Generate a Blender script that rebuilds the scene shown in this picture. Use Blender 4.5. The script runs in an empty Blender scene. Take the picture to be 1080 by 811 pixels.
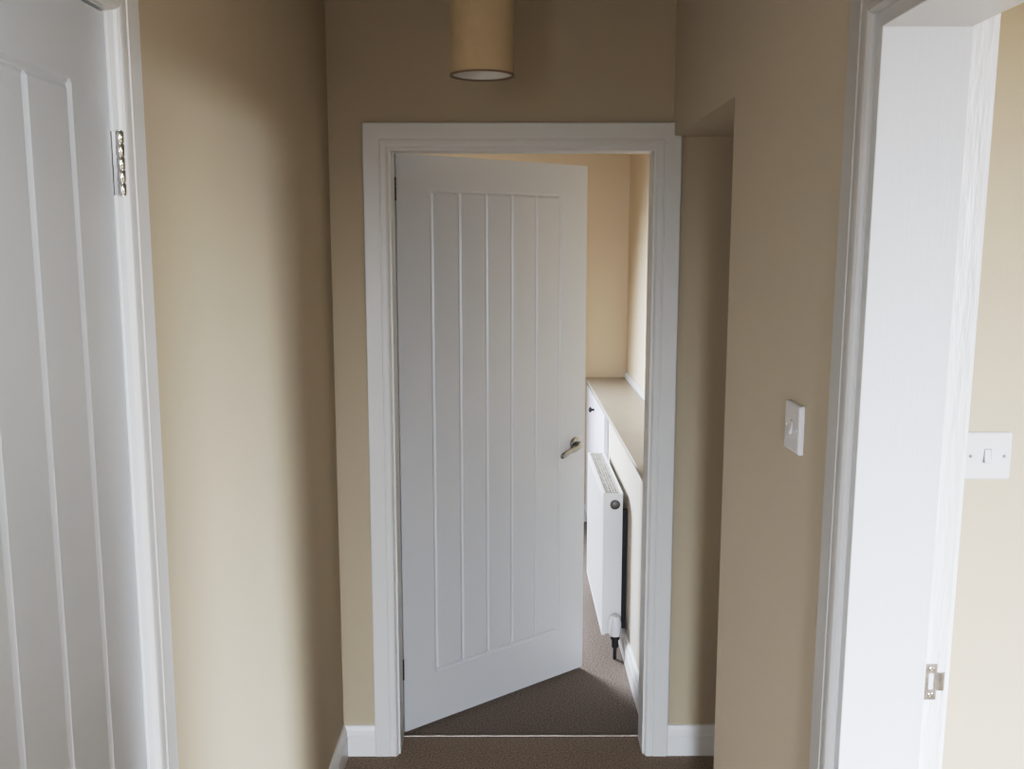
import bpy, bmesh, math, random
from mathutils import Vector, Matrix
random.seed(4)
S = bpy.context.scene
COL = S.collection

# ------------------------------------------------------------------ materials
def mat(name, color, rough=0.6, metal=0.0, bump=0.0, bscale=60.0, var=0.0, vscale=3.0, stretch=(1, 1, 1), spec=0.5, bdist=0.002, coat=0.0):
    m = bpy.data.materials.new(name)
    m.use_nodes = True
    nt = m.node_tree
    b = nt.nodes['Principled BSDF']
    b.inputs['Base Color'].default_value = (*color, 1)
    b.inputs['Roughness'].default_value = rough
    b.inputs['Metallic'].default_value = metal
    b.inputs['Specular IOR Level'].default_value = spec
    b.inputs['Coat Weight'].default_value = coat
    tc = nt.nodes.new('ShaderNodeTexCoord')
    mp = nt.nodes.new('ShaderNodeMapping')
    mp.inputs['Scale'].default_value = stretch
    nt.links.new(tc.outputs['Object'], mp.inputs['Vector'])
    if var:
        n = nt.nodes.new('ShaderNodeTexNoise')
        n.inputs['Scale'].default_value = vscale
        n.inputs['Detail'].default_value = 4
        r = nt.nodes.new('ShaderNodeMapRange')
        r.inputs['From Min'].default_value = 0.3
        r.inputs['From Max'].default_value = 0.7
        r.inputs['To Min'].default_value = 1 - var
        r.inputs['To Max'].default_value = 1 + var
        h = nt.nodes.new('ShaderNodeVectorMath')
        h.operation = 'SCALE'
        h.inputs[0].default_value = color
        nt.links.new(mp.outputs[0], n.inputs['Vector'])
        nt.links.new(n.outputs['Fac'], r.inputs['Value'])
        nt.links.new(r.outputs[0], h.inputs['Scale'])
        nt.links.new(h.outputs[0], b.inputs['Base Color'])
    if bump:
        n2 = nt.nodes.new('ShaderNodeTexNoise')
        n2.inputs['Scale'].default_value = bscale
        n2.inputs['Detail'].default_value = 3
        bp = nt.nodes.new('ShaderNodeBump')
        bp.inputs['Strength'].default_value = bump
        bp.inputs['Distance'].default_value = bdist
        nt.links.new(mp.outputs[0], n2.inputs['Vector'])
        nt.links.new(n2.outputs['Fac'], bp.inputs['Height'])
        nt.links.new(bp.outputs[0], b.inputs['Normal'])
    return m

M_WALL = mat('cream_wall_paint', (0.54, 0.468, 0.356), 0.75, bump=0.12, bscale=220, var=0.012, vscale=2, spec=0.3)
M_WALL_R = mat('lit_cream_wall_paint', (0.61, 0.548, 0.462), 0.75, bump=0.12, bscale=220, var=0.012, vscale=2, spec=0.3)  # right-wall copy of the hall cream, lightened for light falling on it
M_WALL_E = mat('shaded_cream_wall_paint', (0.50, 0.432, 0.328), 0.75, bump=0.12, bscale=220, var=0.012, vscale=2, spec=0.3)  # end-wall copy of the hall cream, its shade darkened into the colour
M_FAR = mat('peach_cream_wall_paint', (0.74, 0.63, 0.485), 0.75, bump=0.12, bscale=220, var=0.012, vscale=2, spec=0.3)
M_BOX = mat('pale_greyed_cream_paint', (0.60, 0.55, 0.475), 0.7, bump=0.12, bscale=220, spec=0.3)
M_CEIL = mat('white_ceiling_paint', (0.56, 0.54, 0.50), 0.85, bump=0.1, bscale=180)
M_GLOSS = mat('white_satin_paint', (0.70, 0.70, 0.69), 0.38, bump=0.03, bscale=30, stretch=(6, 6, 0.6))
M_DOOR = mat('white_door_paint', (0.615, 0.62, 0.63), 0.33, bump=0.04, bscale=40, stretch=(8, 8, 0.5))
M_STREAK = mat('brushed_white_gloss', (0.67, 0.685, 0.70), 0.35, bump=0.16, bscale=50, stretch=(5, 5, 0.30), bdist=0.0012)
M_DOOR_COOL = mat('cool_lit_door_paint', (0.60, 0.635, 0.67), 0.33, bump=0.04, bscale=40, stretch=(8, 8, 0.5))  # left-door copy of the door paint, blued to offset warm bounced light
M_SKIRT = mat('white_skirting_gloss', (0.79, 0.79, 0.79), 0.35)
M_GLOSS_SHADE = mat('shaded_white_gloss', (0.57, 0.57, 0.57), 0.38, bump=0.05, bscale=30, stretch=(6, 6, 0.6))  # darker copy of the satin white; shade on the right architrave painted in
M_GLOSS_LIT = mat('lit_white_gloss', (0.86, 0.875, 0.89), 0.35)  # brighter copy of the white gloss; light on the left lining painted in
M_BLISTER = mat('patched_white_gloss', (0.78, 0.785, 0.79), 0.4, bump=0.8, bscale=90, stretch=(1, 1, 0.16), bdist=0.004)
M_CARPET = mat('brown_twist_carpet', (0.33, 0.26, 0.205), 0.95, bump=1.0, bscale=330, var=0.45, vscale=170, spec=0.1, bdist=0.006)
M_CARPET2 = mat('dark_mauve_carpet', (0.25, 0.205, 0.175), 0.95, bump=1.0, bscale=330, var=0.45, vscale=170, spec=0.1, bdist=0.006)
M_CHROME = mat('polished_chrome', (0.72, 0.71, 0.69), 0.12, 1.0)
M_LEVER = mat('smoky_chrome', (0.40, 0.385, 0.36), 0.16, 1.0)
M_STEEL = mat('worn_steel', (0.42, 0.40, 0.37), 0.35, 1.0, var=0.2, vscale=90)
M_CARPET3 = mat('low_bounce_brown_carpet', (0.14, 0.11, 0.085), 0.95, bump=1.0, bscale=330, var=0.4, vscale=170, spec=0.1, bdist=0.006)  # side-room carpet, darkened to cut light bounced into the hall
M_PLUG = mat('dull_plug_metal', (0.17, 0.165, 0.16), 0.35, 1.0)
M_NICKEL = mat('satin_nickel', (0.46, 0.45, 0.42), 0.28, 1.0)
M_BRASS = mat('dull_threshold_metal', (0.28, 0.25, 0.22), 0.5, 0.8)
M_DARK = mat('dark_bronze', (0.03, 0.03, 0.032), 0.5, 0.3)
M_PLASTIC = mat('white_switch_plastic', (0.70, 0.70, 0.73), 0.25)
M_RAD = mat('white_radiator_enamel', (0.78, 0.79, 0.80), 0.3)
M_RADDUST = mat('dusty_radiator_grille', (0.42, 0.39, 0.35), 0.6, var=0.25, vscale=60)
M_TOP = mat('cream_worktop', (0.40, 0.355, 0.295), 0.4, var=0.03, vscale=8)
M_CAB = mat('white_cabinet_paint', (0.70, 0.70, 0.76), 0.4)
M_GAP = mat('shadow_gap', (0.02, 0.02, 0.02), 0.9)

# lamp shade fabric: cloth weave as a fine bump
M_SHADE = mat('beige_shade_fabric', (0.50, 0.405, 0.27), 0.9, bump=0.4, bscale=500, var=0.03, vscale=40, spec=0.1)
M_SHADE_IN = mat('pale_shade_lining', (0.64, 0.63, 0.61), 0.8)
M_BULB = mat('opal_bulb_glass', (0.8, 0.8, 0.78), 0.3)

# ------------------------------------------------------------------ helpers
def link(name, bm, m, parent=None, smooth=False, bevel=0.0, segs=2):
    bmesh.ops.recalc_face_normals(bm, faces=bm.faces)
    me = bpy.data.meshes.new(name)
    bm.to_mesh(me)
    bm.free()
    me.materials.append(m)
    if smooth:
        for p in me.polygons:
            p.use_smooth = True
    o = bpy.data.objects.new(name, me)
    COL.objects.link(o)
    if parent:
        o.parent = parent
    if bevel:
        md = o.modifiers.new('bevel', 'BEVEL')
        md.width = bevel
        md.segments = segs
        md.limit_method = 'ANGLE'
        md.angle_limit = math.radians(40)
    return o

def box(bm, x0, x1, y0, y1, z0, z1):
    c = [bm.verts.new((x, y, z)) for x in (x0, x1) for y in (y0, y1) for z in (z0, z1)]
    for f in ((0, 1, 3, 2), (4, 6, 7, 5), (0, 4, 5, 1), (2, 3, 7, 6), (0, 2, 6, 4), (1, 5, 7, 3)):
        bm.faces.new([c[i] for i in f])

def boxes(*bs):
    bm = bmesh.new()
    for b in bs:
        box(bm, *b)
    return bm

def extrude_poly(bm, pts0, pts1):
    """solid between two matching loops of points"""
    a = [bm.verts.new(p) for p in pts0]
    b = [bm.verts.new(p) for p in pts1]
    n = len(a)
    for i in range(n):
        j = (i + 1) % n
        bm.faces.new((a[i], a[j], b[j], b[i]))
    bm.faces.new(a)
    bm.faces.new(b[::-1])

def sweep_frame(profile, s0, s1, zt, T, zb=0.0):
    """sweep an (a, n) section up one jamb, across the head, down the other; mitred corners"""
    bm = bmesh.new()
    rings = []
    for k in range(4):
        ring = []
        for a, n in profile:
            s = s0 - a if k < 2 else s1 + a
            z = zb if k in (0, 3) else zt + a
            ring.append(bm.verts.new(T(s, z, n)))
        rings.append(ring)
    n = len(profile)
    for k in range(3):
        for i in range(n):
            j = (i + 1) % n
            bm.faces.new((rings[k][i], rings[k][j], rings[k + 1][j], rings[k + 1][i]))
    bm.faces.new(rings[0])
    bm.faces.new(rings[3][::-1])
    return bm

def lathe(bm, prof, M=Matrix(), n=32, caps=True):
    """prof: (radius, height) along local z; transformed by M"""
    rings = []
    for r, h in prof:
        rings.append([bm.verts.new(M @ Vector((r * math.cos(2 * math.pi * i / n), r * math.sin(2 * math.pi * i / n), h))) for i in range(n)])
    for a, b in zip(rings, rings[1:]):
        for i in range(n):
            j = (i + 1) % n
            bm.faces.new((a[i], a[j], b[j], b[i]))
    if caps:
        bm.faces.new(rings[0][::-1])
        bm.faces.new(rings[-1])

def tube(bm, pts, radii, n=16, flat=None):
    """tapered tube along points; flat = per-point squash of the second axis"""
    pts = [Vector(p) for p in pts]
    rings = []
    for i, p in enumerate(pts):
        d = (pts[min(i + 1, len(pts) - 1)] - pts[max(i - 1, 0)]).normalized()
        ref = Vector((0, 0, 1)) if abs(d.z) < 0.9 else Vector((1, 0, 0))
        u = d.cross(ref).normalized()
        v = d.cross(u).normalized()
        fl = flat[i] if flat else 1.0
        rings.append([bm.verts.new(p + radii[i] * (fl * math.cos(2 * math.pi * k / n) * u + math.sin(2 * math.pi * k / n) * v)) for k in range(n)])
    for a, b in zip(rings, rings[1:]):
        for k in range(n):
            j = (k + 1) % n
            bm.faces.new((a[k], a[j], b[j], b[k]))
    bm.faces.new(rings[0][::-1])
    bm.faces.new(rings[-1])

def to_dir(loc, d):
    return Matrix.Translation(loc) @ Vector(d).to_track_quat('Z', 'Y').to_matrix().to_4x4()

def empty(name, loc=(0, 0, 0), rz=0.0):
    o = bpy.data.objects.new(name, None)
    COL.objects.link(o)
    o.location = loc
    o.rotation_euler = (0, 0, rz)
    o.empty_display_size = 0.1
    return o

def tag(o, label=None, cat=None, kind=None, group=None):
    if label: o['label'] = label
    if cat: o['category'] = cat
    if kind: o['kind'] = kind
    if group: o['group'] = group
    return o

# ------------------------------------------------------------------ dimensions (metres)
XL, XR = -0.555, 0.505          # hall side walls
YB = 3.054                      # hall end wall
YB2 = 3.207                     # its far-room face
CEIL = 2.46
YF = 5.82                       # far wall of the far room
XW = 0.710                      # right wall of the far room
# ------------------------------------------------------------------ shell
def shell(name, label, m, *bs):
    return tag(link(name, boxes(*bs), m), label, None, 'structure')

LO = (0.545, 1.398, 2.018)      # left doorway: lining y0, y1, top
RO = (0.535, 1.385, 2.008)      # right doorway
BO = (-0.366, 0.4465, 1.983)    # end doorway: x0, x1, top

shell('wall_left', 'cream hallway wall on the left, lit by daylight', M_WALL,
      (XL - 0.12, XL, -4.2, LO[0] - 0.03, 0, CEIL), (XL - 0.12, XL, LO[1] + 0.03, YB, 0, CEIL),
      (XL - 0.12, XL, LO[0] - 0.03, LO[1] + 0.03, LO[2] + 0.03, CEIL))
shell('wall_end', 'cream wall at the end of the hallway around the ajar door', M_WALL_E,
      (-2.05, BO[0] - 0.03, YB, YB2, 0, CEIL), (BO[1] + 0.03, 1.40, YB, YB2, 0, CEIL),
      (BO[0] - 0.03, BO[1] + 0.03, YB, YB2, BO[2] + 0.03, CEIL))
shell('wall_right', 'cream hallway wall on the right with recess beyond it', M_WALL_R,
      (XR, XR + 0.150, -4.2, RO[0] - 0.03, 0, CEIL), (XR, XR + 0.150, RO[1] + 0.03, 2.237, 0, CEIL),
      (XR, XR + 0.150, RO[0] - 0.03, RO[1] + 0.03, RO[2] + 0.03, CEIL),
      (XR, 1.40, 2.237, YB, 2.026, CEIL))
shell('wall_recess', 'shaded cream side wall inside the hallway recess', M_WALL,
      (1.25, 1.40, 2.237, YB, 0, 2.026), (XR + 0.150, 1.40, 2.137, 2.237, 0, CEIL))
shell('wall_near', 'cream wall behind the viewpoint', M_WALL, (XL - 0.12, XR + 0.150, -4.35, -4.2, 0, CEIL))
shell('ceiling', 'white hallway ceiling', M_CEIL, (XL - 0.12, 1.40, -4.35, YB2, CEIL, CEIL + 0.1))
shell('floor', 'brown twist pile carpet on the hallway floor', M_CARPET, (XL - 0.12, 1.40, -4.35, 3.175, -0.1, 0))
# side room on the right
shell('wall_side_room', 'sunlit cream wall of the room on the right', M_WALL, (XR + 0.150, 5.35, 1.70, 1.83, 0, CEIL))
shell('wall_side_room_right', 'cream outer wall of the right-hand room', M_WALL, (5.20, 5.35, -3.35, 1.70, 0, CEIL))
shell('wall_side_room_near', 'cream near wall of the right-hand room', M_WALL, (XR + 0.150, 5.20, -3.35, -3.2, 0, CEIL))
shell('ceiling_side_room', 'white ceiling of the right-hand room', M_CEIL, (XR + 0.150, 5.35, -3.35, 1.83, CEIL + 0.002, CEIL + 0.1))
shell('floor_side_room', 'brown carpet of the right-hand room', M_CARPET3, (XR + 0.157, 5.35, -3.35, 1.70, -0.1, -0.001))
# far room
shell('wall_far', 'peach cream far wall seen past the open door edge', M_FAR, (-2.05, XW + 0.15, YF, YF + 0.12, 0, CEIL))
shell('wall_far_right', 'peach cream right wall of the far room above the ledge', M_FAR, (XW, XW + 0.15, YB2, YF, 0, CEIL))
shell('wall_far_left', 'peach cream left wall of the far room', M_FAR, (-2.05, -1.93, YB2, YF, 0, CEIL))
shell('wall_boxing', 'cream boxed-in panel below the ledge, behind the radiator', M_BOX, (0.486, XW, YB2, 4.642, 0, 0.878))
shell('ceiling_far', 'white ceiling of the far room', M_CEIL, (-2.05, XW + 0.15, YB2, YF + 0.12, CEIL, CEIL + 0.1))
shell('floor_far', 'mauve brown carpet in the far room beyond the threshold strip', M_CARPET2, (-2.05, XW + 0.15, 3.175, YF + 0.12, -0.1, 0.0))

# threshold strip
bm = bmesh.new()
pr = [(-0.006, 0), (-0.005, 0.003), (-0.001, 0.0045), (0.003, 0.003), (0.005, 0)]
extrude_poly(bm, [(BO[0] - 0.018, 3.175 + y, z) for y, z in pr], [(BO[1] + 0.014, 3.175 + y, z) for y, z in pr])
tag(link('trim_threshold', bm, M_BRASS), 'thin metal carpet threshold strip across the end doorway', None, 'structure')

# ------------------------------------------------------------------ skirting boards
SK = [(0, 0), (0.016, 0), (0.016, 0.070), (0.0135, 0.0735), (0.0135, 0.077), (0.012, 0.088), (0.008, 0.101), (0.005, 0.1045), (0, 0.105)]
def skirt(name, label, p0, p1, nrm, mit0=0, mit1=0):
    """run of skirting from p0 to p1 on the floor, sticking out along nrm; mit = lengthen per unit of thickness"""
    d = (Vector(p1) - Vector(p0)).normalized()
    bm = bmesh.new()
    n = Vector(nrm)
    a = [Vector(p0) + n * t + d * (mit0 * t) + Vector((0, 0, z)) for t, z in SK]
    b = [Vector(p1) + n * t + d * (mit1 * t) + Vector((0, 0, z)) for t, z in SK]
    extrude_poly(bm, a, b)
    return tag(link(name, bm, M_SKIRT), label, None, 'structure')
skirt('baseboard_left', 'white moulded skirting along the left hallway wall', (XL, 1.475, 0), (XL, YB, 0), (1, 0, 0), 0, -1)
skirt('baseboard_end', 'short white skirting left of the end doorway', (XL, YB, 0), (BO[0] - 0.083, YB, 0), (0, -1, 0), 1, 0)
skirt('baseboard_recess', 'white skirting across the back of the hallway recess', (BO[1] + 0.083, YB, 0), (1.25, YB, 0), (0, -1, 0), 0, 0)
skirt('baseboard_right', 'white skirting along the right hallway wall', (XR, 1.47, 0), (XR, 2.237, 0), (-1, 0, 0), 0, 0)
skirt('baseboard_far', 'white skirting below the radiator in the far room', (0.486, YB2 + 0.02, 0), (0.486, 4.642, 0), (-1, 0, 0))

skirt('baseboard_far_end', 'white skirting along the far wall beyond the open door', (-1.93, YF, 0), (0.489, YF, 0), (0, -1, 0))

# ------------------------------------------------------------------ door casings
ARCH = [(0.083, 0), (0.083, 0.015), (0.080, 0.018), (0.034, 0.018), (0.0325, 0.0155), (0.0295, 0.0155), (0.028, 0.0172),
        (0.015, 0.0172), (0.011, 0.0155), (0.0085, 0.011), (0.0075, 0.007), (0.006, 0.006), (0.006, 0)]
ARCH_SIDE = [(0.076, 0), (0.076, 0.015), (0.073, 0.018), (0.030, 0.018), (0.0285, 0.0155), (0.0265, 0.0155), (0.025, 0.0175),
             (0.011, 0.0172), (0.006, 0.0160), (0.003, 0.0125), (0.001, 0.008), (0.001, 0)]
T_END = lambda s, z, n: (s, YB - n, z)
T_LEFT = lambda s, z, n: (XL + n, s, z)
LEAN = lambda z: 0.020 * (1.43 - z)      # the right-hand frame stands slightly out of plumb
T_RIGHT = lambda s, z, n: (XR - n, s + LEAN(z), z)
T_RIGHT2 = lambda s, z, n: (XR + 0.150 + n, s + LEAN(z), z)

def casing(name, label, O, T, lining, mats, arch=ARCH, am=M_GLOSS):
    e = empty(name, T((O[0] + O[1]) / 2, 0, 0))
    tag(e, label, None, 'structure')
    def fix(o):
        o.parent = e
        o.matrix_parent_inverse = Matrix.Translation(-e.location)
        return o
    fix(link('architrave', sweep_frame(arch, *O, T), am))
    fix(link('door_lining', sweep_frame(lining, *O, T), mats))
    return e, fix

LIN_END = [(0.030, 0.0), (0.0, 0.0), (0.0, -0.105), (0.024, -0.105), (0.024, -0.153), (0.030, -0.153)]
LIN_LEFT = [(0.030, 0.0), (0.0, 0.0), (0.0, -0.045), (-0.013, -0.045), (-0.013, -0.085), (0.0, -0.085), (0.0, -0.12), (0.030, -0.12)]
trim_end, fix_end = casing('trim_end_doorway', 'white moulded frame around the end doorway', BO, T_END, LIN_END, M_GLOSS)
# the right-hand foot of the hallway recess cuts the top corner of the architrave under the bulkhead
trim_left, fix_left = casing('trim_left_doorway', 'white moulded frame around the closed left door', LO, T_LEFT, LIN_LEFT, M_GLOSS_LIT, am=M_GLOSS, arch=ARCH_SIDE)
LIN_R = [(0.030, 0.0), (0.0, 0.0), (0.0, -0.150), (0.030, -0.150)]
trim_right, fix_right = casing('trim_right_doorway', 'white frame of the open doorway on the right', RO, T_RIGHT, LIN_R, M_BLISTER, am=M_GLOSS_SHADE, arch=ARCH_SIDE)
fix_right(link('door_stop', sweep_frame([(0.002, 0.004), (-0.019, 0.004), (-0.019, -0.119), (0.002, -0.119)], *RO, T_RIGHT), M_STREAK, bevel=0.0015))
fix_right(link('architrave', sweep_frame(ARCH_SIDE, *RO, T_RIGHT2), M_BLISTER))

# strike plate with keep hole and bent lip on the right doorway's far jamb
YJ = RO[1] + LEAN(1.041)
bm = bmesh.new()
XS0, XS1, ZS0, ZS1 = 0.6275, 0.6485, 1.013, 1.070
H = (0.6365, 0.6455, 1.029, 1.055)
xs, zs = [XS0, H[0], H[1], XS1], [ZS0, H[2], H[3], ZS1]
grid = {}
for y in (YJ - 0.0026, YJ - 0.0004):
    for i, x in enumerate(xs):
        for j, z in enumerate(zs):
            grid[(y, i, j)] = bm.verts.new((x, y, z))
ya, yb = YJ - 0.0026, YJ - 0.0004
for i in range(3):
    for j in range(3):
        if (i, j) == (1, 1):
            continue
        for y in (ya, yb):
            bm.faces.new([grid[(y, i, j)], grid[(y, i + 1, j)], grid[(y, i + 1, j + 1)], grid[(y, i, j + 1)]])
for (i0, j0), (i1, j1) in [((0, 0), (3, 0)), ((3, 0), (3, 3)), ((3, 3), (0, 3)), ((0, 3), (0, 0)), ((1, 1), (2, 1)), ((2, 1), (2, 2)), ((2, 2), (1, 2)), ((1, 2), (1, 1))]:
    n = max(abs(i1 - i0), abs(j1 - j0))
    for k in range(n):
        a = (i0 + (i1 - i0) * k // n, j0 + (j1 - j0) * k // n)
        b = (i0 + (i1 - i0) * (k + 1) // n, j0 + (j1 - j0) * (k + 1) // n)
        bm.faces.new([grid[(ya, *a)], grid[(ya, *b)], grid[(yb, *b)], grid[(yb, *a)]])
sp = fix_right(link('strike_plate', bm, M_STEEL))
bm = bmesh.new()
lip = [(0.648, YJ - 0.0026), (0.652, YJ - 0.0029), (0.657, YJ - 0.0045), (0.661, YJ - 0.0015), (0.661, YJ + 0.0005), (0.657, YJ - 0.0025), (0.652, YJ - 0.0009), (0.648, YJ - 0.0004)]
extrude_poly(bm, [(x, y, 1.028) for x, y in lip], [(x, y, 1.056) for x, y in lip])
l = link('lip', bm, M_STEEL)
l.parent = sp
bm = boxes((H[0], H[1], YJ - 0.0012, YJ - 0.0002, H[2], H[3]))
l = link('keep_box', bm, M_PLASTIC); l.parent = sp
for z in (1.021, 1.0625):
    bm = bmesh.new()
    lathe(bm, [(0.0042, 0), (0.0042, 0.0006), (0.003, 0.0012), (0.001, 0.0009)], to_dir((0.6405, ya, z), (0, -1, 0)), 16)
    l = link('screw', bm, M_CHROME, smooth=False); l.parent = sp
# white painted-over packer behind the strip (patched paint beside the plate)

# ------------------------------------------------------------------ doors
def door_leaf(W, H, u_lines, v0, v1, thick=0.038, w=0.0075, d=0.0048, bead=0.0):
    """leaf in local coords: u along +x, face at y=0 towards -y, z up; cottage grooves cut into the face"""
    us = [0.0]
    for u in u_lines:
        us += [u - w, u - 0.0016, u + 0.0016, u + w]
    us += [W]
    vs = [0.0, v0 - w, v0 - 0.0016, v0 + 0.0016, v0 + w]
    nseg = 6
    vs += [v0 + w + (v1 - v0 - 2 * w) * k / nseg for k in range(1, nseg)]
    vs += [v1 - w, v1 - 0.0016, v1 + 0.0016, v1 + w, H]
    ug = {}
    for u in u_lines:
        for q in (u - 0.0016, u + 0.0016):
            ug[round(q, 5)] = True
    bm = bmesh.new()
    g = []
    for u in us:
        row = []
        for v in vs:
            dep = 0.0
            inu = v0 - 0.0017 <= v <= v1 + 0.0017
            inv = u_lines[0] - 0.0017 <= u <= u_lines[-1] + 0.0017
            if round(u, 5) in ug and inu:
                dep = d
            if (abs(abs(v - v0) - 0.0016) < 1e-6 or abs(abs(v - v1) - 0.0016) < 1e-6) and inv:
                dep = d
            row.append(bm.verts.new((u, dep, v)))
        g.append(row)
    nu, nv = len(us), len(vs)
    for i in range(nu - 1):
        for j in range(nv - 1):
            q = (g[i][j], g[i + 1][j], g[i + 1][j + 1], g[i][j + 1])
            ds = [round(x.co.y, 5) for x in q]
            if ds[0] == ds[2] or ds[1] != ds[3]:
                bm.faces.new((q[0], q[1], q[2])); bm.faces.new((q[0], q[2], q[3]))
            else:
                bm.faces.new((q[0], q[1], q[3])); bm.faces.new((q[1], q[2], q[3]))
    # edges and back
    bk = [bm.verts.new((u, thick, v)) for u, v in ((0, 0), (W, 0), (W, H), (0, H))]
    bm.faces.new(bk[::-1])
    bm.faces.new([g[i][0] for i in range(nu)][::-1] + [bk[0], bk[1]])
    bm.faces.new([g[i][-1] for i in range(nu)] + [bk[2], bk[3]])
    bm.faces.new([g[0][j] for j in range(nv)] + [bk[3], bk[0]])
    bm.faces.new([g[-1][j] for j in range(nv)][::-1] + [bk[1], bk[2]])
    return bm

def hinge(parent, loc, z0, h, m, leaf_dir, leaf2=None, r=0.0052):
    """butt hinge: five-barrel knuckle, with one leaf"""
    e = bmesh.new()
    seg = h / 5
    for k in range(5):
        a, b = z0 + k * seg + 0.0006, z0 + (k + 1) * seg - 0.0006
        lathe(e, [(r * 0.86, a), (r, a + 0.0012), (r, b - 0.0012), (r * 0.86, b)], Matrix.Translation((loc[0], loc[1], 0)), 20)
    lathe(e, [(r * 0.6, z0 - 0.0004), (r * 0.6, z0 + h + 0.0004)], Matrix.Translation((loc[0], loc[1], 0)), 12)
    for dv in leaf_dir:
        d = Vector((dv[0], dv[1], 0))
        n = Vector((-d.y, d.x, 0)).normalized() * 0.0009
        p = Vector((loc[0], loc[1], 0))
        c = [p + n, p + d + n, p + d - n, p - n]
        extrude_poly(e, [q + Vector((0, 0, z0 + 0.001)) for q in c], [q + Vector((0, 0, z0 + h - 0.001)) for q in c])
    o = link('hinge', e, m, parent, smooth=False)
    o.modifiers.new('sm', 'EDGE_SPLIT').split_angle = math.radians(40)
    for p in o.data.polygons:
        p.use_smooth = True
    return o

# end door: ajar, swung into the far room
ang = math.radians(39.01)
A = Vector((-0.3634, 3.179, 0.012))
DW, DH = 0.846, 1.976
d1 = empty('door_1', A, ang)
tag(d1, 'white grooved cottage door standing ajar at the hallway end', None, 'structure')
ul = [0.1365 + 0.1150 * k for k in range(6)]
link('door_leaf', door_leaf(DW, DH, ul, 0.191, 1.860), M_DOOR, d1)
for z in (0.194, 1.825):
    hinge(d1, (-0.0058, -0.0015), z, 0.074, M_DARK, [(0.005, 0.012)], r=0.0042)  # knuckle set on the hall side and darkened for the shaded hinge gap
# lever handle on a round rose
hd = empty('door_handle'); hd.parent = d1
tag(hd, 'shiny chrome lever handle on a round rose')
RU, RZ = 0.796, 0.923
bm = bmesh.new()
lathe(bm, [(0.0262, 0), (0.0262, 0.004), (0.0245, 0.0075), (0.018, 0.0095), (0.0095, 0.0100)], to_dir((RU, 0, RZ), (0, -1, 0)), 40)
o = link('rose', bm, M_LEVER, hd, smooth=True); o.modifiers.new('es', 'EDGE_SPLIT').split_angle = math.radians(50)
bm = bmesh.new()
tube(bm, [(RU, -0.009, RZ), (RU, -0.016, RZ), (RU - 0.001, -0.024, RZ - 0.001), (RU - 0.006, -0.031, RZ - 0.004), (RU - 0.016, -0.035, RZ - 0.009), (RU - 0.030, -0.036, RZ - 0.013), (RU - 0.046, -0.036, RZ - 0.015),
          (RU - 0.062, -0.036, RZ - 0.018), (RU - 0.080, -0.036, RZ - 0.025), (RU - 0.096, -0.035, RZ - 0.0315), (RU - 0.104, -0.035, RZ - 0.034)],
     [0.0095, 0.0090, 0.0095, 0.0105, 0.0115, 0.0115, 0.0105, 0.0100, 0.0110, 0.0110, 0.0070], 20, [1, 1, 1, .95, .85, .75, .7, .65, .65, .65, .6])
link('lever', bm, M_LEVER, hd, smooth=True)
# latch edge plate
link('latch_plate', boxes((DW - 0.001, DW + 0.0012, 0.008, 0.030, 0.86, 0.985)), M_STEEL, d1)

# left door: closed, flush with the wall face
d2 = empty('door_2', (XL - 0.003, LO[1] - 0.003, 0.010), math.radians(90))
tag(d2, 'white grooved cottage door closed in the left wall', None, 'structure')
# local x runs along +Y from the hinge edge backwards: u = 0 at hinge -> use negative scale-free layout by building from the latch side
LW, LH = LO[1] - LO[0] - 0.006, LO[2] - 0.014
d2.location = (XL - 0.003, LO[0] + 0.003, 0.010)
lu = sorted(LW - q for q in [0.1225 + 0.1165 * k for k in range(6)])
lf = door_leaf(LW, LH, lu, 0.205, 1.891)
link('door_leaf', lf, M_DOOR_COOL, d2)
hinge(d2, (LW + 0.0030, -0.0115), 1.757, 0.090, M_CHROME, [(0.0, 0.026)], r=0.0056)
hinge(d2, (LW + 0.0030, -0.0115), 0.180, 0.093, M_CHROME, [(0.0, 0.026)], r=0.0056)

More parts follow.
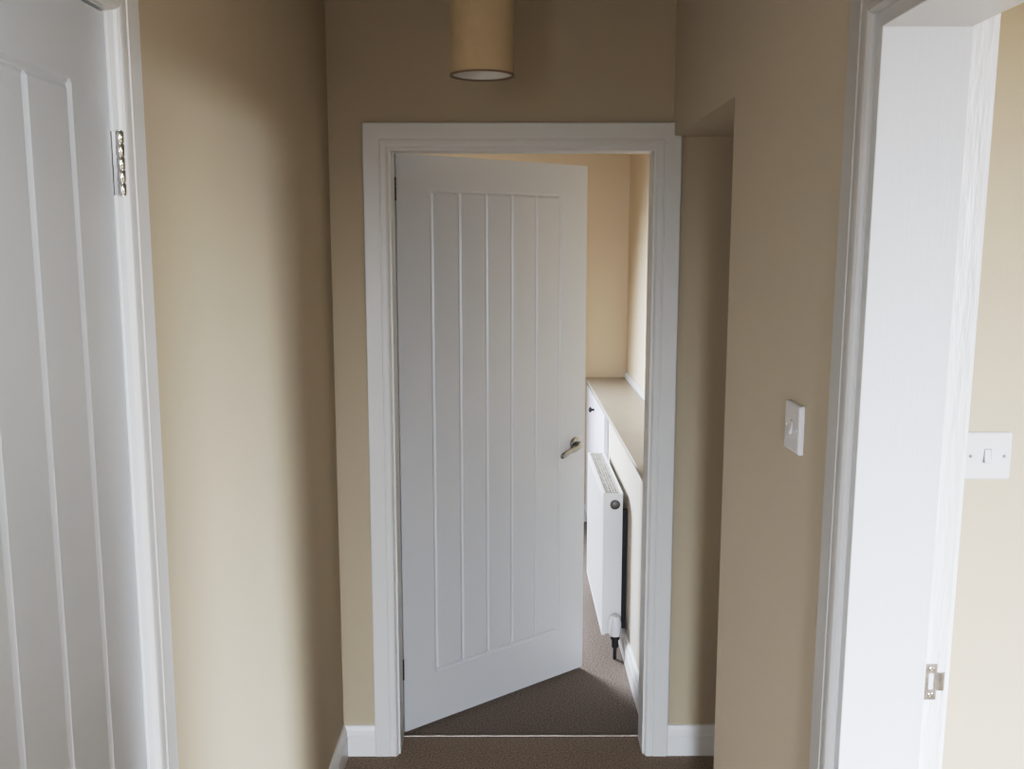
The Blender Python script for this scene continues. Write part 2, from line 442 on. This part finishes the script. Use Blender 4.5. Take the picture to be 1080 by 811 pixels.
# ------------------------------------------------------------------ light switches
def wall_switch(name, label, loc, rz, screw_m):
    """local: plate in x-z, front towards -y"""
    e = empty(name, loc, rz)
    tag(e, label, 'light switch')
    bm = bmesh.new()
    a, b = 0.043, 0.0385
    # dished plate: wall edge, rounded rim, raised flat centre
    loops = [(0.0430, 0.0, .004), (0.0430, -0.0055, .004), (0.0420, -0.0078, .004), (0.0395, -0.0090, .004), (0.0, -0.0090, 0)]
    rings = []
    for r, y, c in loops[:-1]:
        ring = []
        for cx, cz, a0 in ((1, 1, 0), (-1, 1, 90), (-1, -1, 180), (1, -1, 270)):
            for t in range(5):
                th = math.radians(a0 + t * 22.5)
                ring.append(bm.verts.new((cx * (r - c) + c * math.cos(th), y, cz * (r - c) + c * math.sin(th))))
        rings.append(ring)
    for p, q in zip(rings, rings[1:]):
        for i in range(len(p)):
            j = (i + 1) % len(p)
            bm.faces.new((p[i], p[j], q[j], q[i]))
    bm.faces.new(rings[0]); bm.faces.new(rings[-1])
    o = link('faceplate', bm, M_PLASTIC, e)
    # rocker, pressed at the top: wedge whose lower edge stands out
    bm = bmesh.new()
    pts = [(-0.0085, 0.0115), (-0.0100, 0.0115), (-0.0108, 0.001), (-0.0142, -0.0108), (-0.0135, -0.0115), (-0.0085, -0.0115)]
    extrude_poly(bm, [(-0.0056, y, z) for y, z in pts], [(0.0056, y, z) for y, z in pts])
    link('rocker', bm, M_PLASTIC, e, bevel=0.0005)
    link('rocker_slot', boxes((-0.0072, 0.0072, -0.00915, -0.0085, -0.0128, 0.0132)), mat('rocker_gap_grey', (0.30, 0.30, 0.32), 0.6), e)
    for x in (-0.0301, 0.0301):
        bm = bmesh.new()
        lathe(bm, [(0.0030, 0.0), (0.0030, 0.0007), (0.0024, 0.0013), (0.0008, 0.0014)], to_dir((x, -0.0089, 0), (0, -1, 0)), 16)
        link('screw', bm, screw_m, e)
    return e
M_SCREW = mat('grey_screw_steel', (0.22, 0.21, 0.21), 0.4, 0.9)
wall_switch('light_switch', 'white square light switch on the shaded hallway wall beside the right doorway', (XR, 1.675, 1.381), math.radians(-90), M_PLASTIC)
wall_switch('light_switch', 'white light switch with two visible screws on the sunlit wall through the right doorway', (0.853, 1.70, 1.325), 0.0, M_SCREW)

# ------------------------------------------------------------------ pendant lamp
LX, LY, LZ, LR = -0.0590, 2.20, 2.0630, 0.0700
p = empty('pendant_lamp', (LX, LY, LZ))
tag(p, 'beige fabric drum shade pendant hanging from the hallway ceiling', 'ceiling lamp')
bm = bmesh.new()
sh = 0.25
lathe(bm, [(LR, 0.0), (LR, sh), (LR - 0.0022, sh), (LR - 0.0022, 0.0), (LR, 0.0)], Matrix(), 64, caps=False)
bmesh.ops.remove_doubles(bm, verts=bm.verts, dist=1e-5)
sd = link('lamp_shade', bm, M_SHADE, p, smooth=True); sd.modifiers.new('es', 'EDGE_SPLIT').split_angle = math.radians(40)
bm = bmesh.new()
lathe(bm, [(LR - 0.0026, 0.003), (LR - 0.0026, sh - 0.003), (LR - 0.0030, sh - 0.003), (LR - 0.0030, 0.003), (LR - 0.0026, 0.003)], Matrix(), 64, caps=False)
bmesh.ops.remove_doubles(bm, verts=bm.verts, dist=1e-6)
o = link('shade_lining', bm, M_SHADE_IN, sd, smooth=True)
bm = bmesh.new()
lathe(bm, [(LR + 0.0006, -0.0005), (LR + 0.0006, 0.0035), (LR - 0.0036, 0.0035), (LR - 0.0036, -0.0005), (LR + 0.0006, -0.0005)], Matrix(), 64, caps=False)
bmesh.ops.remove_doubles(bm, verts=bm.verts, dist=1e-6)
o = link('rim', bm, mat('brown_shade_rim', (0.22, 0.15, 0.10), 0.7), sd, smooth=True); o.modifiers.new('es', 'EDGE_SPLIT')
bm = bmesh.new()
for k in range(3):
    t = k * 2 * math.pi / 3
    tube(bm, [(0.016 * math.cos(t), 0.016 * math.sin(t), sh - 0.03), ((LR - 0.002) * math.cos(t), (LR - 0.002) * math.sin(t), sh - 0.005)], [0.0014, 0.0014], 8)
lathe(bm, [(0.016, sh - 0.032), (0.018, sh - 0.03), (0.016, sh - 0.028)], Matrix(), 20)
link('spider', bm, M_PLASTIC, sd)
bm = bmesh.new()
lathe(bm, [(0.002, sh - 0.135), (0.016, sh - 0.128), (0.024, sh - 0.110), (0.024, sh - 0.095), (0.016, sh - 0.070), (0.012, sh - 0.055)], Matrix(), 24)
link('bulb', bm, M_BULB, p, smooth=True)
bm = bmesh.new()
lathe(bm, [(0.0135, sh - 0.06), (0.0145, sh - 0.03), (0.0145, sh - 0.01), (0.007, sh)], Matrix(), 24)
link('lamp_holder', bm, M_PLASTIC, p, smooth=True)
bm = bmesh.new()
tube(bm, [(0, 0, sh - 0.003), (0, 0, CEIL - LZ - 0.016)], [0.0028, 0.0028], 10)
link('cord', bm, M_PLASTIC, p, smooth=True)
bm = bmesh.new()
lathe(bm, [(0.008, CEIL - LZ - 0.024), (0.030, CEIL - LZ - 0.019), (0.037, CEIL - LZ - 0.008), (0.037, CEIL - LZ)], Matrix(), 32)
link('ceiling_rose', bm, M_PLASTIC, p, smooth=True)

# ------------------------------------------------------------------ far room: ledge, cabinet, radiator
tag(link('worktop', boxes((0.463, XW - 0.001, YB2 + 0.001, YF - 0.001, 0.880, 0.900)), M_TOP, bevel=0.004),
    'long cream worktop ledge running along the right wall of the far room', 'worktop')
bm = bmesh.new()
up = [(0, 0), (-0.014, 0), (-0.014, 0.022), (-0.010, 0.030), (-0.003, 0.036), (0, 0.036)]
extrude_poly(bm, [(XW - 0.0005 + x, YB2 + 0.001, 0.9005 + z) for x, z in up], [(XW - 0.0005 + x, YF - 0.001, 0.9005 + z) for x, z in up])
tag(link('trim_upstand', bm, M_GLOSS), 'narrow white upstand strip along the back of the worktop', None, 'structure')

cb = empty('cabinet', (0.58, 5.2, 0))
tag(cb, 'white built-in cupboard under the far end of the worktop', 'cupboard')
def chld(name, bm, m, par, **k):
    o = link(name, bm, m, **k)
    o.parent = par
    loc = Vector((0, 0, 0)); q = par
    while q:
        loc += q.location; q = q.parent
    o.matrix_parent_inverse = Matrix.Translation(-loc)
    return o
chld('carcass', boxes((0.490, XW - 0.002, 4.645, YF - 0.002, 0.0, 0.878)), M_CAB, cb)
for y0, y1, ky in ((4.700, 5.320, 5.265), (5.330, 5.80, None)):
    dr = chld('door', boxes((0.468, 0.4895, y0, y1, 0.06, 0.862)), M_CAB, cb, bevel=0.002)
    if ky is None:
        continue
    bm = bmesh.new()
    lathe(bm, [(0.008, 0), (0.006, 0.006), (0.006, 0.012), (0.014, 0.018), (0.016, 0.023), (0.012, 0.029), (0.003, 0.031)], to_dir((0.4685, ky, 0.795), (-1, 0, 0)), 24)
    k = link('knob', bm, M_DARK, smooth=True); k.parent = dr

# radiator
R0, R1, RYN, RYF, RZ0, RZ1 = 0.384, 0.462, 3.840, 4.620, 0.088, 0.694
rad = empty('radiator', ((R0 + R1) / 2, (RYN + RYF) / 2, 0))
tag(rad, 'white panel radiator with top grille below the cream ledge', 'radiator')
def rpart(name, bm, m, **k):
    o = chld(name, bm, m, rad, **k)
    return o
def fluted(xf, sgn, y0, y1, z0, z1, thick=0.013, pitch=0.0333, dep=0.005):
    """pressed steel panel with vertical flutes"""
    bm = bmesh.new()
    n = int((y1 - y0 - 0.03) / pitch)
    ys = [(y0, 0)]
    for k in range(n):
        c = y0 + 0.015 + (y1 - y0 - 0.03) * (k + 0.5) / n
        ys += [(c - pitch * 0.30, 0), (c - pitch * 0.18, dep), (c + pitch * 0.18, dep), (c + pitch * 0.30, 0)]
    ys += [(y1, 0)]
    zz = [z0, z0 + 0.022, z0 + 0.032, z1 - 0.032, z1 - 0.022, z1]
    g = [[bm.verts.new((xf + sgn * (d if 1 < j < 4 else 0), y, z)) for j, z in enumerate(zz)] for y, d in ys]
    for i in range(len(ys) - 1):
        for j in range(5):
            bm.faces.new((g[i][j], g[i + 1][j], g[i + 1][j + 1], g[i][j + 1]))
    b = [bm.verts.new((xf + sgn * thick, y, z)) for y, z in ((y0, z0), (y1, z0), (y1, z1), (y0, z1))]
    bm.faces.new(b)
    bm.faces.new([r[0] for r in g] + [b[1], b[0]])
    bm.faces.new([r[-1] for r in g] + [b[2], b[3]])
    bm.faces.new(g[0] + [b[3], b[0]])
    bm.faces.new(g[-1] + [b[2], b[1]])
    return bm
rpart('front_panel', fluted(R0, 1, RYN + 0.006, RYF - 0.006, RZ0, RZ1 - 0.004), M_RAD)
rpart('back_panel', fluted(R1, -1, RYN + 0.006, RYF - 0.006, RZ0, RZ1 - 0.004), M_RAD)
for y0, y1, nm in ((RYN, RYN + 0.003, 'near'), (RYF - 0.003, RYF, 'far')):
    rpart('side_panel', boxes((R0 - 0.001, R1 + 0.001, y0, y1, RZ0 + 0.008, RZ1)), M_RAD, bevel=0.001)
bm = bmesh.new()
box(bm, R0 - 0.001, R0 + 0.011, RYN + 0.003, RYF - 0.003, RZ1 - 0.006, RZ1)
box(bm, R1 - 0.011, R1 + 0.001, RYN + 0.003, RYF - 0.003, RZ1 - 0.006, RZ1)
for k in range(5):
    x = R0 + 0.0175 + k * 0.0108
    box(bm, x - 0.0028, x + 0.0028, RYN + 0.003, RYF - 0.003, RZ1 - 0.007, RZ1 - 0.003)
n = 22
for k in range(n + 1):
    y = RYN + 0.004 + (RYF - RYN - 0.02) * k / n
    box(bm, R0 + 0.009, R1 - 0.009, y, y + 0.012, RZ1 - 0.0085, RZ1 - 0.0035)
gr = rpart('top_grille', bm, M_RADDUST)
rails = bmesh.new()
box(rails, R0 - 0.0015, R0 + 0.0085, RYN + 0.002, RYF - 0.002, RZ1 - 0.004, RZ1 + 0.001)
box(rails, R1 - 0.0085, R1 + 0.0015, RYN + 0.002, RYF - 0.002, RZ1 - 0.004, RZ1 + 0.001)
rpart('top_rail', rails, M_RAD, bevel=0.001)
rpart('convector_fins', boxes(*[(R0 + 0.014, R1 - 0.014, RYN + 0.02 + k * 0.04, RYN + 0.022 + k * 0.04, RZ0 + 0.03, RZ1 - 0.05) for k in range(19)]), M_RADDUST)
# bleed plug on the near side panel, top
bm = bmesh.new()
lathe(bm, [(0.020, 0), (0.020, 0.004), (0.0165, 0.0055), (0.0155, 0.002), (0.0105, 0.002), (0.0105, 0.010), (0.004, 0.011)], to_dir((0.4315, RYN, RZ1 - 0.046), (0, -1, 0)), 28)
o = rpart('bleed_plug', bm, M_PLUG, smooth=True); o.modifiers.new('es', 'EDGE_SPLIT').split_angle = math.radians(45)
# thermostatic valve at the foot of the near end
vx, vy = 0.436, RYN - 0.034
bm = bmesh.new()
lathe(bm, [(0.014, 0.100), (0.022, 0.103), (0.0250, 0.112), (0.0255, 0.150), (0.0235, 0.172), (0.0190, 0.186), (0.007, 0.190)], Matrix.Translation((vx, vy, 0)), 28)
vh = rpart('valve_head', bm, M_PLASTIC, smooth=True); vh.modifiers.new('es', 'EDGE_SPLIT').split_angle = math.radians(50)
bm = bmesh.new()
lathe(bm, [(0.0185, 0.088), (0.0185, 0.101)], Matrix.Translation((vx, vy, 0)), 20)
lathe(bm, [(0.0135, 0.052), (0.0135, 0.089)], Matrix.Translation((vx, vy, 0)), 20)
tube(bm, [(vx, vy, 0.070), (vx, RYN + 0.004, 0.145)], [0.010, 0.010], 14)
rpart('valve_body', bm, M_DARK)
bm = bmesh.new()
tube(bm, [(vx, vy, 0.062), (vx, vy, 0.0)], [0.0075, 0.0075], 14)
rpart('pipe', bm, M_DARK)
for y in (RYN + 0.025, RYF - 0.12):
    rpart('bracket_gap_shade', boxes((R1 - 0.002, 0.4865, y, y + 0.035, RZ0 + 0.02, RZ1 - 0.08)), M_DARK)  # bracket made tall and dark to stand for shade behind the radiator

# ------------------------------------------------------------------ light
def area(name, loc, target, sx, sy, power, color, spread=180):
    l = bpy.data.lights.new(name, 'AREA')
    l.shape = 'RECTANGLE'
    l.size, l.size_y = sx, sy
    l.energy = power
    l.color = color
    l.spread = math.radians(spread)
    o = bpy.data.objects.new(name, l)
    COL.objects.link(o)
    o.location = loc
    o.rotation_euler = (Vector(target) - Vector(loc)).to_track_quat('-Z', 'Y').to_euler()
    return o
def tilt(p, q, down):
    """a point seen from p in the plan direction of q, `down` degrees below level"""
    d = math.hypot(q[0] - p[0], q[1] - p[1])
    return (q[0], q[1], p[2] - d * math.tan(math.radians(down)))
DAY = (0.86, 0.96, 1.10)
area('side_room_daylight', (4.90, -2.90, 1.65), tilt((4.90, -2.90, 1.65), (0.3, 1.4), 46), 1.25, 1.4, 1320, DAY, 98.3)
area('landing_daylight', (-0.34, -4.1, 1.40), tilt((-0.34, -4.1, 1.40), (0.1, 3.0), 38), 0.36, 0.9, 186, DAY, 84.6)
area('left_door_fill', (0.42, -0.40, 2.20), (-0.556, 0.85, 1.74), 0.35, 0.4, 2.7, (0.93, 0.97, 1.03), 56)  # added fill lamp to lift the left door, no known source
area('right_wall_fill', (-0.50, -1.30, 1.60), (0.505, 2.0, 0.95), 0.3, 0.6, 4.2, DAY, 80)  # added fill lamp brightening the right wall, no window known there
area('far_room_daylight', (-0.95, 5.70, 1.35), tilt((-0.95, 5.70, 1.35), (0.5, 3.6), 27), 0.9, 1.0, 84, DAY, 109)

w = bpy.data.worlds.new('world')
S.world = w
w.use_nodes = True
w.node_tree.nodes['Background'].inputs[0].default_value = (0.6, 0.65, 0.7, 1)
w.node_tree.nodes['Background'].inputs[1].default_value = 0.3

# ------------------------------------------------------------------ camera
c = bpy.data.cameras.new('camera')
c.sensor_fit = 'HORIZONTAL'
c.sensor_width = 36
c.lens = 1022.79 / 1080 * 36
c.clip_start = 0.02
co = bpy.data.objects.new('camera', c)
COL.objects.link(co)
co.location = (0, 0, 1.70)
co.rotation_euler = (math.radians(90 - 8.261), 0, math.radians(-0.1663))
S.camera = co

S.view_settings.view_transform = 'Standard'
S.view_settings.look = 'None'
S.view_settings.exposure = 0.0
S.view_settings.use_curve_mapping = True
cm = S.view_settings.curve_mapping
cm.white_level = (3.0, 3.0, 3.0)
cv = cm.curves[3]
for x, y in ((0.05 / 3, 0.030), (0.12 / 3, 0.090), (0.22 / 3, 0.20), (0.45 / 3, 0.44), (0.75 / 3, 0.62), (1.2 / 3, 0.76), (1.9 / 3, 0.88)):
    cv.points.new(x, y)
cm.update()
S.cycles.use_denoising = True
S.cycles.max_bounces = 12
S.cycles.diffuse_bounces = 8
S.cycles.sample_clamp_indirect = 6.0
